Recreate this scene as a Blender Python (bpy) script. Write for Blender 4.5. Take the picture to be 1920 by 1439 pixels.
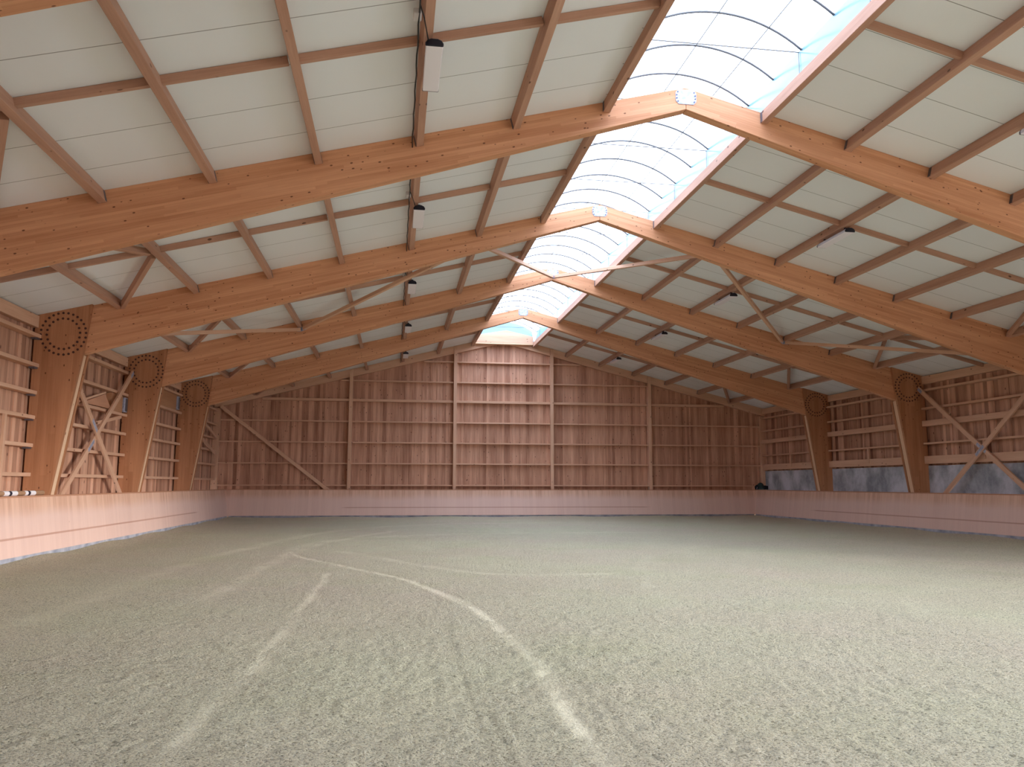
import bpy, bmesh, math, random
import numpy as np
from mathutils import Vector, Matrix, Euler
random.seed(7)
for o in list(bpy.data.objects):
    bpy.data.objects.remove(o)
sc = bpy.context.scene
COL = sc.collection
PI = math.pi

# ------------------------------------------------------------------ camera
cam_d = bpy.data.cameras.new('camera')
cam = bpy.data.objects.new('camera', cam_d)
COL.objects.link(cam)
cam_d.sensor_width = 36.0
cam_d.sensor_fit = 'HORIZONTAL'
cam_d.lens = 1489.5 / 1920 * 36
cam_d.clip_start = 0.05
cam_d.clip_end = 500
R = Matrix.Rotation(-0.1463, 4, 'Z') @ Matrix.Rotation(PI / 2 + 0.1257, 4, 'X') @ Matrix.Rotation(0.0021, 4, 'Z')
cam.matrix_world = Matrix.Translation((-4.9767, 0, 1.5026)) @ R
sc.camera = cam

# ------------------------------------------------------------------ light
sc.view_settings.view_transform = 'Standard'
sc.view_settings.look = 'None'
sc.view_settings.gamma = 1.0
sc.view_settings.use_curve_mapping = False
sc.view_settings.exposure = 3.72
world = bpy.data.worlds.new('overcast_sky')
sc.world = world
world.use_nodes = True
wn = world.node_tree.nodes
wl = world.node_tree.links
wn.clear()
wo = wn.new('ShaderNodeOutputWorld')
wb = wn.new('ShaderNodeBackground')
wb.inputs['Strength'].default_value = 1.0
tc = wn.new('ShaderNodeTexCoord')
sx = wn.new('ShaderNodeSeparateXYZ')
wr = wn.new('ShaderNodeValToRGB')
wr.color_ramp.elements[0].position = 0.44
wr.color_ramp.elements[0].color = (0.26, 0.28, 0.30, 1)
wr.color_ramp.elements[1].position = 0.56
wr.color_ramp.elements[1].color = (0.93, 1.0, 1.12, 1)
mp = wn.new('ShaderNodeMapRange')
mp.inputs['From Min'].default_value = -1
mp.inputs['From Max'].default_value = 1
wl.new(tc.outputs['Generated'], sx.inputs[0])
wl.new(sx.outputs['Z'], mp.inputs['Value'])
wl.new(mp.outputs['Result'], wr.inputs['Fac'])
wl.new(wr.outputs['Color'], wb.inputs['Color'])
wl.new(wb.outputs[0], wo.inputs[0])


def portal(name, loc, rot, sx_, sy_):
    d = bpy.data.lights.new(name, 'AREA')
    d.shape = 'RECTANGLE'
    d.size = sx_
    d.size_y = sy_
    d.cycles.is_portal = True
    o = bpy.data.objects.new(name, d)
    COL.objects.link(o)
    o.location = loc
    o.rotation_euler = rot
    return o


portal('skylight_portal', (0, 12.5, 9.12), (0, 0, 0), 2.85, 47.6)
portal('open_side_portal', (13.0, -.75, 3.2), (0, PI / 2, 0), 3.6, 20.4)
# low hazy sun reaching the left side through the open right side
sun_d = bpy.data.lights.new('sun', 'SUN')
sun_d.energy = 0.36
sun_d.angle = math.radians(13)
sun_d.color = (1.0, 0.93, 0.86)
sun = bpy.data.objects.new('sun', sun_d)
COL.objects.link(sun)
sun.location = (40, -14, 9)
sun.rotation_euler = Vector((-1, 0.78, -0.16)).to_track_quat('-Z', 'Y').to_euler()
sc.cycles.max_bounces = 10
sc.cycles.diffuse_bounces = 7
sc.cycles.transparent_max_bounces = 12
sc.cycles.sample_clamp_indirect = 6


# ------------------------------------------------------------------ materials
def new_mat(name):
    m = bpy.data.materials.new(name)
    m.use_nodes = True
    n = m.node_tree.nodes
    l = m.node_tree.links
    return m, n, l, n['Principled BSDF']


def srgb(r, g, b):
    f = lambda c: (c / 255 / 12.92) if c / 255 <= 0.04045 else ((c / 255 + 0.055) / 1.055) ** 2.4
    return (f(r), f(g), f(b), 1)


def mth(n, l, op, a, b=None, c=None):
    x = n.new('ShaderNodeMath')
    x.operation = op
    for i, v in enumerate((a, b, c)):
        if v is None:
            continue
        if isinstance(v, (int, float)):
            x.inputs[i].default_value = v
        else:
            l.new(v, x.inputs[i])
    return x.outputs[0]


def mixc(n, l, fac, a, b, mode='MIX'):
    x = n.new('ShaderNodeMix')
    x.data_type = 'RGBA'
    x.blend_type = mode
    for s, v in ((x.inputs[0], fac), (x.inputs[6], a), (x.inputs[7], b)):
        if isinstance(v, (int, float, tuple)):
            s.default_value = v
        else:
            l.new(v, s)
    return x.outputs[2]


def comb(n, l, x_, y_, z_=0.0):
    c = n.new('ShaderNodeCombineXYZ')
    for i, v in enumerate((x_, y_, z_)):
        if isinstance(v, (int, float)):
            c.inputs[i].default_value = v
        else:
            l.new(v, c.inputs[i])
    return c.outputs[0]


def wood(name, light, dark, lam=0.0, knots=0.5, knot_col=(70, 35, 18), rough=0.62, tone=0.0, streak=0.5, knot_scale=1.0):
    """Timber: UV is in metres with u along the grain."""
    m, n, l, bs = new_mat(name)
    uv = n.new('ShaderNodeUVMap')
    uv.uv_map = 'UVMap'
    sp = n.new('ShaderNodeSeparateXYZ')
    l.new(uv.outputs[0], sp.inputs[0])
    u, v = sp.outputs[0], sp.outputs[1]
    # fine grain streaks
    t1 = n.new('ShaderNodeTexNoise')
    t1.inputs['Scale'].default_value = 1.0
    t1.inputs['Detail'].default_value = 4
    t1.inputs['Roughness'].default_value = 0.65
    l.new(comb(n, l, mth(n, l, 'MULTIPLY', u, 1.3), mth(n, l, 'MULTIPLY', v, 38)), t1.inputs['Vector'])
    t2 = n.new('ShaderNodeTexNoise')
    t2.inputs['Scale'].default_value = 1.0
    t2.inputs['Detail'].default_value = 2
    l.new(comb(n, l, mth(n, l, 'MULTIPLY', u, 0.35), mth(n, l, 'MULTIPLY', v, 4.0)), t2.inputs['Vector'])
    f = mth(n, l, 'ADD', mth(n, l, 'MULTIPLY', mth(n, l, 'SUBTRACT', t1.outputs[0], 0.5), 1.5 * streak),
            mth(n, l, 'MULTIPLY', mth(n, l, 'SUBTRACT', t2.outputs[0], 0.5), 1.1))
    f = mth(n, l, 'ADD', f, 0.45)
    if lam:
        li = mth(n, l, 'FLOOR', mth(n, l, 'DIVIDE', v, lam))
        wn1 = n.new('ShaderNodeTexWhiteNoise')
        wn1.noise_dimensions = '1D'
        l.new(li, wn1.inputs['W'])
        seg = mth(n, l, 'FLOOR', mth(n, l, 'ADD', mth(n, l, 'MULTIPLY', u, 0.42), mth(n, l, 'MULTIPLY', wn1.outputs[0], 9.0)))
        wn2 = n.new('ShaderNodeTexWhiteNoise')
        wn2.noise_dimensions = '2D'
        l.new(comb(n, l, li, seg), wn2.inputs['Vector'])
        f = mth(n, l, 'ADD', f, mth(n, l, 'MULTIPLY', mth(n, l, 'SUBTRACT', wn2.outputs[0], 0.5), 0.42))
        fr = mth(n, l, 'FRACT', mth(n, l, 'DIVIDE', v, lam))
        line = mth(n, l, 'LESS_THAN', fr, 0.06)
        f = mth(n, l, 'ADD', f, mth(n, l, 'MULTIPLY', line, 0.25))
    if tone:
        at = n.new('ShaderNodeAttribute')
        at.attribute_name = 'tone'
        f = mth(n, l, 'ADD', f, mth(n, l, 'MULTIPLY', mth(n, l, 'SUBTRACT', at.outputs['Fac'], 0.5), tone))
    f = mth(n, l, 'MINIMUM', mth(n, l, 'MAXIMUM', f, 0.0), 1.0)
    col = mixc(n, l, f, srgb(*light), srgb(*dark))
    if knots:
        vo = n.new('ShaderNodeTexVoronoi')
        vo.feature = 'F1'
        vo.inputs['Scale'].default_value = 1.0
        vo.inputs['Randomness'].default_value = 1.0
        l.new(comb(n, l, mth(n, l, 'MULTIPLY', u, 4.6 * knot_scale), mth(n, l, 'MULTIPLY', v, 8.5 * knot_scale)), vo.inputs['Vector'])
        sc_ = n.new('ShaderNodeSeparateColor')
        l.new(vo.outputs['Color'], sc_.inputs[0])
        size = mth(n, l, 'MULTIPLY', mth(n, l, 'MAXIMUM', mth(n, l, 'SUBTRACT', sc_.outputs[0], 1 - knots), 0.0), 0.30 / max(knots, .05))
        size = mth(n, l, 'MINIMUM', mth(n, l, 'MULTIPLY', size, 1.15), 0.15)
        kn = n.new('ShaderNodeMapRange')
        kn.inputs['From Min'].default_value = -0.03
        kn.inputs['From Max'].default_value = 0.03
        l.new(mth(n, l, 'SUBTRACT', size, vo.outputs['Distance']), kn.inputs['Value'])
        has = mth(n, l, 'GREATER_THAN', size, 0.02)
        kf = mth(n, l, 'MULTIPLY', mth(n, l, 'MULTIPLY', kn.outputs[0], has), 0.8)
        col = mixc(n, l, kf, col, srgb(*knot_col))
    l.new(col, bs.inputs['Base Color'])
    bs.inputs['Roughness'].default_value = rough
    bs.inputs['Specular IOR Level'].default_value = 0.25
    return m


def plain(name, col, rough=0.5, metal=0.0, spec=0.4):
    m, n, l, bs = new_mat(name)
    bs.inputs['Base Color'].default_value = srgb(*col)
    bs.inputs['Roughness'].default_value = rough
    bs.inputs['Metallic'].default_value = metal
    bs.inputs['Specular IOR Level'].default_value = spec
    return m


def mottled(name, a, b, scale=3.0, rough=0.5, metal=0.0):
    m, n, l, bs = new_mat(name)
    t = n.new('ShaderNodeTexCoord')
    no = n.new('ShaderNodeTexNoise')
    no.inputs['Scale'].default_value = scale
    no.inputs['Detail'].default_value = 5
    l.new(t.outputs['Object'], no.inputs['Vector'])
    mr = n.new('ShaderNodeMapRange')
    mr.inputs['From Min'].default_value = 0.35
    mr.inputs['From Max'].default_value = 0.65
    l.new(no.outputs[0], mr.inputs['Value'])
    l.new(mixc(n, l, mr.outputs[0], srgb(*a), srgb(*b)), bs.inputs['Base Color'])
    bs.inputs['Roughness'].default_value = rough
    bs.inputs['Metallic'].default_value = metal
    return m


M = {}
M['glulam'] = wood('glulam_timber', (218, 164, 126), (178, 120, 84), lam=0.045, knots=0.62, knot_col=(78, 36, 20), knot_scale=1.45)
M['column_glulam'] = wood('column_glulam_timber', (188, 134, 98), (148, 96, 64), lam=0.13, knots=0.5, knot_col=(78, 36, 20), knot_scale=1.3)
M['edge'] = wood('pale_edge_timber', (232, 200, 168), (208, 166, 132), lam=0, knots=0.12)
M['purlin'] = wood('sawn_purlin_timber', (200, 158, 134), (154, 112, 92), lam=0, knots=0.30, knot_scale=0.8, tone=0)
M['girt'] = wood('sawn_girt_timber', (224, 184, 156), (188, 142, 114), lam=0, knots=0.2)
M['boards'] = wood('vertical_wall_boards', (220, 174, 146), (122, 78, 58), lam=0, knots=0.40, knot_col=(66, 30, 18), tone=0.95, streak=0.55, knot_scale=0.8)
M['gable_boards'] = wood('gable_wall_boards', (222, 174, 146), (138, 90, 68), lam=0, knots=0.46, knot_col=(74, 36, 24), tone=0.50, streak=0.7, knot_scale=1.0)
M['ply'] = wood('plain_panel', (192, 144, 108), (164, 116, 84), lam=0, knots=0.1)
M['steel'] = mottled('galvanised_steel', (150, 154, 176), (184, 188, 208), scale=14, rough=0.5, metal=0.3)
M['steel_dark'] = plain('dark_hanger_steel', (112, 108, 116), 0.5, 0.5)
M['bolt'] = plain('bolt_steel', (92, 94, 118), 0.4, 0.7)
M['dowel'] = plain('dark_dowel_heads', (72, 40, 32), 0.6)
M['black'] = plain('black_plastic', (22, 22, 38), 0.4)
M['cable'] = plain('black_cable', (18, 14, 16), 0.5)
M['grey_plastic'] = plain('pale_grey_plastic', (190, 184, 182), 0.5)
M['diffuser'] = plain('white_lamp_diffuser', (236, 232, 238), 0.35)
M['housing'] = plain('lamp_housing', (200, 200, 214), 0.3, 0.2)
M['hoop'] = plain('grey_hoop_steel', (96, 97, 100), 0.5, 0.0)
M['white_paint'] = plain('white_paint', (246, 242, 244), 0.45)
M['navy'] = plain('navy_paint', (30, 32, 50), 0.45)
M['pole_wood'] = wood('old_pole_wood', (186, 150, 118), (150, 112, 82), lam=0, knots=0.1)
M['concrete'] = None


def glazing():
    m = bpy.data.materials.new('translucent_arch_sheet')
    m.use_nodes = True
    n = m.node_tree.nodes
    l = m.node_tree.links
    n.clear()
    out = n.new('ShaderNodeOutputMaterial')
    tr = n.new('ShaderNodeBsdfTransparent')
    tr.inputs[0].default_value = (0.60, 0.63, 0.68, 1)
    tl = n.new('ShaderNodeBsdfTranslucent')
    tl.inputs[0].default_value = (0.6, 0.61, 0.62, 1)
    mx = n.new('ShaderNodeMixShader')
    mx.inputs[0].default_value = 0.22
    l.new(tr.outputs[0], mx.inputs[1])
    l.new(tl.outputs[0], mx.inputs[2])
    l.new(mx.outputs[0], out.inputs[0])
    return m


M['glazing'] = glazing()


def upstand_mat():
    m, n, l, bs = new_mat('pale_blue_upstand_lining')
    bs.inputs['Base Color'].default_value = srgb(128, 166, 190)
    bs.inputs['Roughness'].default_value = 0.15
    bs.inputs['Specular IOR Level'].default_value = 0.6
    return m


M['upstand'] = upstand_mat()


def ceiling_mat():
    m, n, l, bs = new_mat('insulated_roof_panels')
    t = n.new('ShaderNodeTexCoord')
    sp = n.new('ShaderNodeSeparateXYZ')
    l.new(t.outputs['Object'], sp.inputs[0])
    fr = mth(n, l, 'FRACT', mth(n, l, 'ADD', sp.outputs[1], 0.08))      # one joint a metre
    line = mth(n, l, 'LESS_THAN', fr, 0.014)
    no = n.new('ShaderNodeTexNoise')
    no.inputs['Scale'].default_value = 0.5
    l.new(t.outputs['Object'], no.inputs['Vector'])
    c = mixc(n, l, mth(n, l, 'MULTIPLY', no.outputs[0], 0.6), srgb(230, 233, 234), srgb(224, 227, 228))
    c = mixc(n, l, mth(n, l, 'MULTIPLY', line, 0.72), c, srgb(80, 76, 68))
    l.new(c, bs.inputs['Base Color'])
    bs.inputs['Roughness'].default_value = 0.5
    return m


M['panel'] = ceiling_mat()


def concrete_mat():
    m, n, l, bs = new_mat('stained_concrete')
    t = n.new('ShaderNodeTexCoord')
    mpn = n.new('ShaderNodeMapping')
    mpn.inputs['Scale'].default_value = (1, 1.0, 0.8)
    l.new(t.outputs['Object'], mpn.inputs[0])
    no = n.new('ShaderNodeTexNoise')
    no.inputs['Scale'].default_value = 1.3
    no.inputs['Detail'].default_value = 7
    no.inputs['Roughness'].default_value = 0.6
    l.new(mpn.outputs[0], no.inputs['Vector'])
    cr = n.new('ShaderNodeValToRGB')
    cr.color_ramp.elements[0].position = 0.36
    cr.color_ramp.elements[0].color = srgb(132, 136, 142)
    cr.color_ramp.elements[1].position = 0.62
    cr.color_ramp.elements[1].color = srgb(200, 200, 208)
    l.new(no.outputs[0], cr.inputs[0])
    l.new(cr.outputs[0], bs.inputs['Base Color'])
    bs.inputs['Roughness'].default_value = 0.8
    return m


M['concrete'] = concrete_mat()
M['footing'] = mottled('grey_footing', (140, 144, 158), (186, 186, 194), scale=3, rough=0.8)


def kick_mat():
    """Boards with a scuffed pale lower half and one darker rub line (uv: u upwards, v along the wall)."""
    m, n, l, bs = new_mat('kickboard_panelling')
    uv = n.new('ShaderNodeUVMap')
    uv.uv_map = 'UVMap'
    sp = n.new('ShaderNodeSeparateXYZ')
    l.new(uv.outputs[0], sp.inputs[0])
    u, v = sp.outputs[0], sp.outputs[1]
    t1 = n.new('ShaderNodeTexNoise')
    t1.inputs['Scale'].default_value = 1.0
    t1.inputs['Detail'].default_value = 4
    l.new(comb(n, l, mth(n, l, 'MULTIPLY', u, 1.2), mth(n, l, 'MULTIPLY', v, 16)), t1.inputs['Vector'])
    bi = mth(n, l, 'FLOOR', mth(n, l, 'DIVIDE', v, 0.145))
    wn1 = n.new('ShaderNodeTexWhiteNoise')
    wn1.noise_dimensions = '1D'
    l.new(bi, wn1.inputs['W'])
    f = mth(n, l, 'ADD', mth(n, l, 'MULTIPLY', mth(n, l, 'SUBTRACT', t1.outputs[0], 0.5), 1.3),
            mth(n, l, 'MULTIPLY', wn1.outputs[0], 0.62))
    fr = mth(n, l, 'FRACT', mth(n, l, 'DIVIDE', v, 0.145))
    f = mth(n, l, 'ADD', f, mth(n, l, 'MULTIPLY', mth(n, l, 'LESS_THAN', fr, 0.05), 0.3))
    f = mth(n, l, 'MINIMUM', mth(n, l, 'MAXIMUM', f, 0.0), 1.0)
    col = mixc(n, l, f, srgb(226, 186, 162), srgb(196, 150, 126))
    # dusty lower part
    t2 = n.new('ShaderNodeTexNoise')
    t2.inputs['Scale'].default_value = 0.5
    t2.inputs['Detail'].default_value = 3
    l.new(comb(n, l, mth(n, l, 'MULTIPLY', u, 2), v), t2.inputs['Vector'])
    edge = mth(n, l, 'ADD', 0.72, mth(n, l, 'MULTIPLY', t2.outputs[0], 0.30))
    mr = n.new('ShaderNodeMapRange')
    mr.interpolation_type = 'SMOOTHSTEP'
    mr.inputs['From Min'].default_value = -0.22
    mr.inputs['From Max'].default_value = 0.12
    l.new(mth(n, l, 'SUBTRACT', edge, u), mr.inputs['Value'])
    col = mixc(n, l, mth(n, l, 'MULTIPLY', mr.outputs[0], 0.72), col, srgb(228, 198, 188))
    # rub line
    at = n.new('ShaderNodeAttribute')
    at.attribute_name = 'rub'
    d = mth(n, l, 'ABSOLUTE', mth(n, l, 'SUBTRACT', u, mth(n, l, 'ADD', 0.435, mth(n, l, 'MULTIPLY', t2.outputs[0], 0.02))))
    ln = n.new('ShaderNodeMapRange')
    ln.inputs['From Min'].default_value = 0.028
    ln.inputs['From Max'].default_value = 0.012
    l.new(d, ln.inputs['Value'])
    col = mixc(n, l, mth(n, l, 'MULTIPLY', mth(n, l, 'MULTIPLY', ln.outputs[0], at.outputs['Fac']), 0.55), col, srgb(168, 112, 88))
    vo = n.new('ShaderNodeTexVoronoi')
    vo.inputs['Scale'].default_value = 1.0
    l.new(comb(n, l, mth(n, l, 'MULTIPLY', u, 3), mth(n, l, 'MULTIPLY', v, 5)), vo.inputs['Vector'])
    scn = n.new('ShaderNodeSeparateColor')
    l.new(vo.outputs['Color'], scn.inputs[0])
    k = mth(n, l, 'LESS_THAN', vo.outputs['Distance'], mth(n, l, 'MULTIPLY', mth(n, l, 'SUBTRACT', scn.outputs[0], 0.75), 0.3))
    col = mixc(n, l, mth(n, l, 'MULTIPLY', k, 0.4), col, srgb(120, 70, 48))
    l.new(col, bs.inputs['Base Color'])
    bs.inputs['Roughness'].default_value = 0.55
    bs.inputs['Specular IOR Level'].default_value = 0.3
    return m


M['kick'] = kick_mat()
M['kick_cap'] = wood('kickboard_cap_timber', (206, 156, 126), (170, 118, 92), knots=0.1)


def sand_mat():
    m, n, l, bs = new_mat('riding_sand')
    t = n.new('ShaderNodeTexCoord')
    ob = t.outputs['Object']

    def noise(scale, detail=3, rough=0.55, vec=ob):
        x = n.new('ShaderNodeTexNoise')
        x.inputs['Scale'].default_value = scale
        x.inputs['Detail'].default_value = detail
        x.inputs['Roughness'].default_value = rough
        l.new(vec, x.inputs['Vector'])
        return x.outputs[0]

    def rng(v, a, b):
        x = n.new('ShaderNodeMapRange')
        x.inputs['From Min'].default_value = a
        x.inputs['From Max'].default_value = b
        l.new(v, x.inputs['Value'])
        return x.outputs[0]

    big = rng(noise(0.22, 3), 0.36, 0.64)
    mid = rng(noise(1.1, 4, 0.6), 0.35, 0.68)
    green = rng(noise(0.5, 3, 0.6, None or ob), 0.52, 0.72)
    col = mixc(n, l, big, srgb(232, 228, 196), srgb(232, 218, 194))
    col = mixc(n, l, mth(n, l, 'MULTIPLY', mid, 0.45), col, srgb(222, 214, 182))
    col = mixc(n, l, mth(n, l, 'MULTIPLY', green, 0.30), col, srgb(206, 210, 160))
    fine = noise(66, 6, 0.75)
    clump = noise(26, 4, 0.65)
    dots = rng(fine, 0.49, 0.40)
    dots2 = rng(clump, 0.45, 0.36)
    at = n.new('ShaderNodeAttribute')
    at.attribute_name = 'track'
    tr = at.outputs['Fac']
    keep = mth(n, l, 'SUBTRACT', 1.0, mth(n, l, 'MULTIPLY', mth(n, l, 'MAXIMUM', tr, 0.0), 0.75))
    col = mixc(n, l, mth(n, l, 'MULTIPLY', mth(n, l, 'MULTIPLY', dots, keep), 0.85), col, srgb(104, 98, 76))
    col = mixc(n, l, mth(n, l, 'MULTIPLY', mth(n, l, 'MULTIPLY', dots2, keep), 0.55), col, srgb(110, 104, 80))
    lite = rng(noise(80, 3, 0.7), 0.56, 0.66)
    col = mixc(n, l, mth(n, l, 'MULTIPLY', lite, 0.85), col, srgb(244, 242, 228))
    col = mixc(n, l, mth(n, l, 'MULTIPLY', mth(n, l, 'MAXIMUM', tr, 0.0), 0.2), col, srgb(224, 218, 200))
    col = mixc(n, l, mth(n, l, 'MULTIPLY', mth(n, l, 'MAXIMUM', mth(n, l, 'MULTIPLY', tr, -1.0), 0.0), 0.4), col, srgb(120, 114, 92))
    l.new(col, bs.inputs['Base Color'])
    bs.inputs['Roughness'].default_value = 0.95
    bs.inputs['Specular IOR Level'].default_value = 0.1
    h = mth(n, l, 'ADD', mth(n, l, 'MULTIPLY', fine, 0.5), clump)
    h = mth(n, l, 'MULTIPLY', h, keep)
    bp = n.new('ShaderNodeBump')
    bp.inputs['Strength'].default_value = 1.0
    bp.inputs['Distance'].default_value = 0.05
    l.new(h, bp.inputs['Height'])
    l.new(bp.outputs[0], bs.inputs['Normal'])
    return m


M['sand'] = sand_mat()


# ------------------------------------------------------------------ geometry helpers
class MB:
    """collects polygons; build() links them as ONE mesh object, origin at base, uv in metres along the grain"""

    def __init__(s):
        s.v, s.f, s.t = [], [], []

    def poly(s, pts, faces, tone=0.5):
        b = len(s.v)
        s.v += [tuple(p) for p in pts]
        for f in faces:
            s.f.append([b + i for i in f])
            s.t.append(tone)

    def box(s, x0, x1, y0, y1, z0, z1, tone=0.5):
        s.poly([(x0, y0, z0), (x1, y0, z0), (x1, y1, z0), (x0, y1, z0), (x0, y0, z1), (x1, y0, z1), (x1, y1, z1), (x0, y1, z1)],
               [(0, 3, 2, 1), (4, 5, 6, 7), (0, 1, 5, 4), (1, 2, 6, 5), (2, 3, 7, 6), (3, 0, 4, 7)], tone)
        return s

    def bar(s, p0, p1, w, h, up=(0, 0, 1), tone=0.5):
        p0, p1 = Vector(p0), Vector(p1)
        d = (p1 - p0).normalized()
        a = d.cross(Vector(up)).normalized() * (w / 2)
        c = a.cross(d).normalized() * (h / 2)
        pts = [p + sa * a + sb * c for p in (p0, p1) for sa, sb in ((-1, -1), (1, -1), (1, 1), (-1, 1))]
        s.poly(pts, [(0, 1, 2, 3), (7, 6, 5, 4), (0, 4, 5, 1), (1, 5, 6, 2), (2, 6, 7, 3), (3, 7, 4, 0)], tone)
        return s

    def prism_y(s, prof, y0, y1, tone=0.5):
        n = len(prof)
        pts = [(x, y0, z) for x, z in prof] + [(x, y1, z) for x, z in prof]
        s.poly(pts, [list(range(n)), list(range(2 * n - 1, n - 1, -1))] + [((i + 1) % n, i, n + i, n + (i + 1) % n) for i in range(n)], tone)
        return s

    def tube(s, path, r, seg=8, tone=0.5):
        path = [Vector(p) for p in path]
        rings = []
        n = len(path)
        for i, p in enumerate(path):
            d = (path[min(i + 1, n - 1)] - path[max(i - 1, 0)]).normalized()
            up = Vector((0, 0, 1)) if abs(d.z) < 0.9 else Vector((0, 1, 0))
            a = d.cross(up).normalized()
            b = a.cross(d).normalized()
            rr = r[i] if isinstance(r, (list, tuple)) else r
            rings.append([p + (a * math.cos(2 * PI * k / seg) + b * math.sin(2 * PI * k / seg)) * rr for k in range(seg)])
        pts = [q for g in rings for q in g]
        fs = []
        for i in range(n - 1):
            for k in range(seg):
                fs.append((i * seg + k, i * seg + (k + 1) % seg, (i + 1) * seg + (k + 1) % seg, (i + 1) * seg + k))
        fs.append(list(range(seg - 1, -1, -1)))
        fs.append([(n - 1) * seg + k for k in range(seg)])
        s.poly(pts, fs, tone)
        return s

    def build(s, name, mat, parent=None, base=(0, 0, 0), grain=(1, 0, 0), bevel=0.0, uvoff=None, smooth=False):
        me = bpy.data.meshes.new(name)
        if parent is not None:
            base = parent.get('_base', (0, 0, 0)) if parent.get('_base') is not None else base
        b = Vector(base)
        me.from_pydata([tuple(Vector(p) - b) for p in s.v], [], s.f)
        me.update()
        bmm = bmesh.new()
        bmm.from_mesh(me)
        bmesh.ops.recalc_face_normals(bmm, faces=bmm.faces)
        bmm.to_mesh(me)
        bmm.free()
        g = Vector(grain).normalized()
        uvl = me.uv_layers.new(name='UVMap')
        off = uvoff if uvoff is not None else (random.uniform(0, 50), random.uniform(0, 50))
        co = [Vector(v.co) + b for v in me.vertices]
        for p in me.polygons:
            c = p.normal.cross(g)
            if c.length < 0.2:
                c = Vector((0, 0, 1)) if abs(g.z) < 0.5 else Vector((1, 0, 0))
            c.normalize()
            if c.x + c.y * 1.01 + c.z * 1.02 < 0:
                c = -c
            for li in p.loop_indices:
                q = co[me.loops[li].vertex_index]
                uvl.data[li].uv = (q.dot(g) + off[0], q.dot(c) + off[1])
            p.use_smooth = smooth
        if any(abs(t - 0.5) > 1e-6 for t in s.t):
            a = me.attributes.new('tone', 'FLOAT', 'FACE')
            for i, t in enumerate(s.t):
                a.data[i].value = t
        me.materials.append(mat)
        o = bpy.data.objects.new(name, me)
        COL.objects.link(o)
        if parent is not None:
            o.parent = parent
        else:
            o.location = base
        if bevel:
            md = o.modifiers.new('bevel', 'BEVEL')
            md.width = bevel
            md.segments = 1
            md.limit_method = 'ANGLE'
            md.angle_limit = math.radians(40)
        o['_base'] = tuple(base)
        return o


def tag(o, label=None, cat=None, group=None, kind=None):
    if label: o['label'] = label
    if cat: o['category'] = cat
    if group: o['group'] = group
    if kind: o['kind'] = kind
    return o


def empty(name, loc):
    o = bpy.data.objects.new(name, None)
    o.empty_display_size = 0.1
    COL.objects.link(o)
    o.location = loc
    o['_base'] = tuple(loc)
    return o


def word(i):
    return ('first', 'second', 'third', 'fourth', 'fifth', 'sixth', 'seventh', 'eighth')[i]


# ------------------------------------------------------------------ dimensions
S = 0.2555                      # roof slope
ZR = 8.483                      # ridge height
YF = [6.732 + 6 * k for k in range(5)]      # fronts of the five frames in view
YB = 36.85                      # back wall
YH = -11.0                      # wall behind the camera
XW = 12.95                      # boards of the long walls
roof = lambda x: ZR - S * abs(x)
bays = [(YF[i] + 0.2, YF[i + 1]) for i in range(4)] + [(YF[4] + 0.2, YB - 0.2)]
frame_word = ['nearest frame', 'second frame', 'third frame', 'fourth frame', 'farthest frame']
bay_word = ['nearest bay', 'second bay', 'third bay', 'fourth bay', 'last bay by the gable']
SIDE = {-1: 'left', 1: 'right'}

# ------------------------------------------------------------------ floor
xs = np.concatenate([np.linspace(-12.7, -8, 50, endpoint=False), np.linspace(-8, 1, 260, endpoint=False), np.linspace(1, 12.7, 110)])
ys = np.concatenate([np.arange(-11, 3.5, 0.5), np.arange(3.5, 14, 0.05), np.arange(14, 36.9, 0.12)])
X, Y = np.meshgrid(xs, ys)


def seg_dist(px, py, line):
    best = np.full(px.shape, 1e9)
    for (ax, ay), (bx, by) in zip(line[:-1], line[1:]):
        dx, dy = bx - ax, by - ay
        t = np.clip(((px - ax) * dx + (py - ay) * dy) / (dx * dx + dy * dy), 0, 1)
        best = np.minimum(best, np.hypot(px - ax - t * dx, py - ay - t * dy))
    return best


def smooth_line(pts, it=3):
    p = [np.array(q, float) for q in pts]
    for _ in range(it):
        r = [p[0]]
        for a, b in zip(p[:-1], p[1:]):
            r += [a * .75 + b * .25, a * .25 + b * .75]
        r.append(p[-1])
        p = r
    return [tuple(q) for q in p]


rs = np.random.RandomState(3)


def lowfreq(sc_, amp):
    z = np.zeros_like(X)
    for _ in range(14):
        a = rs.uniform(0, 2 * PI)
        k = rs.uniform(.6, 1.6) / sc_
        z += np.sin((X * math.cos(a) + Y * math.sin(a)) * k * 2 * PI + rs.uniform(0, 6.28))
    return z * amp / 4


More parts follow.
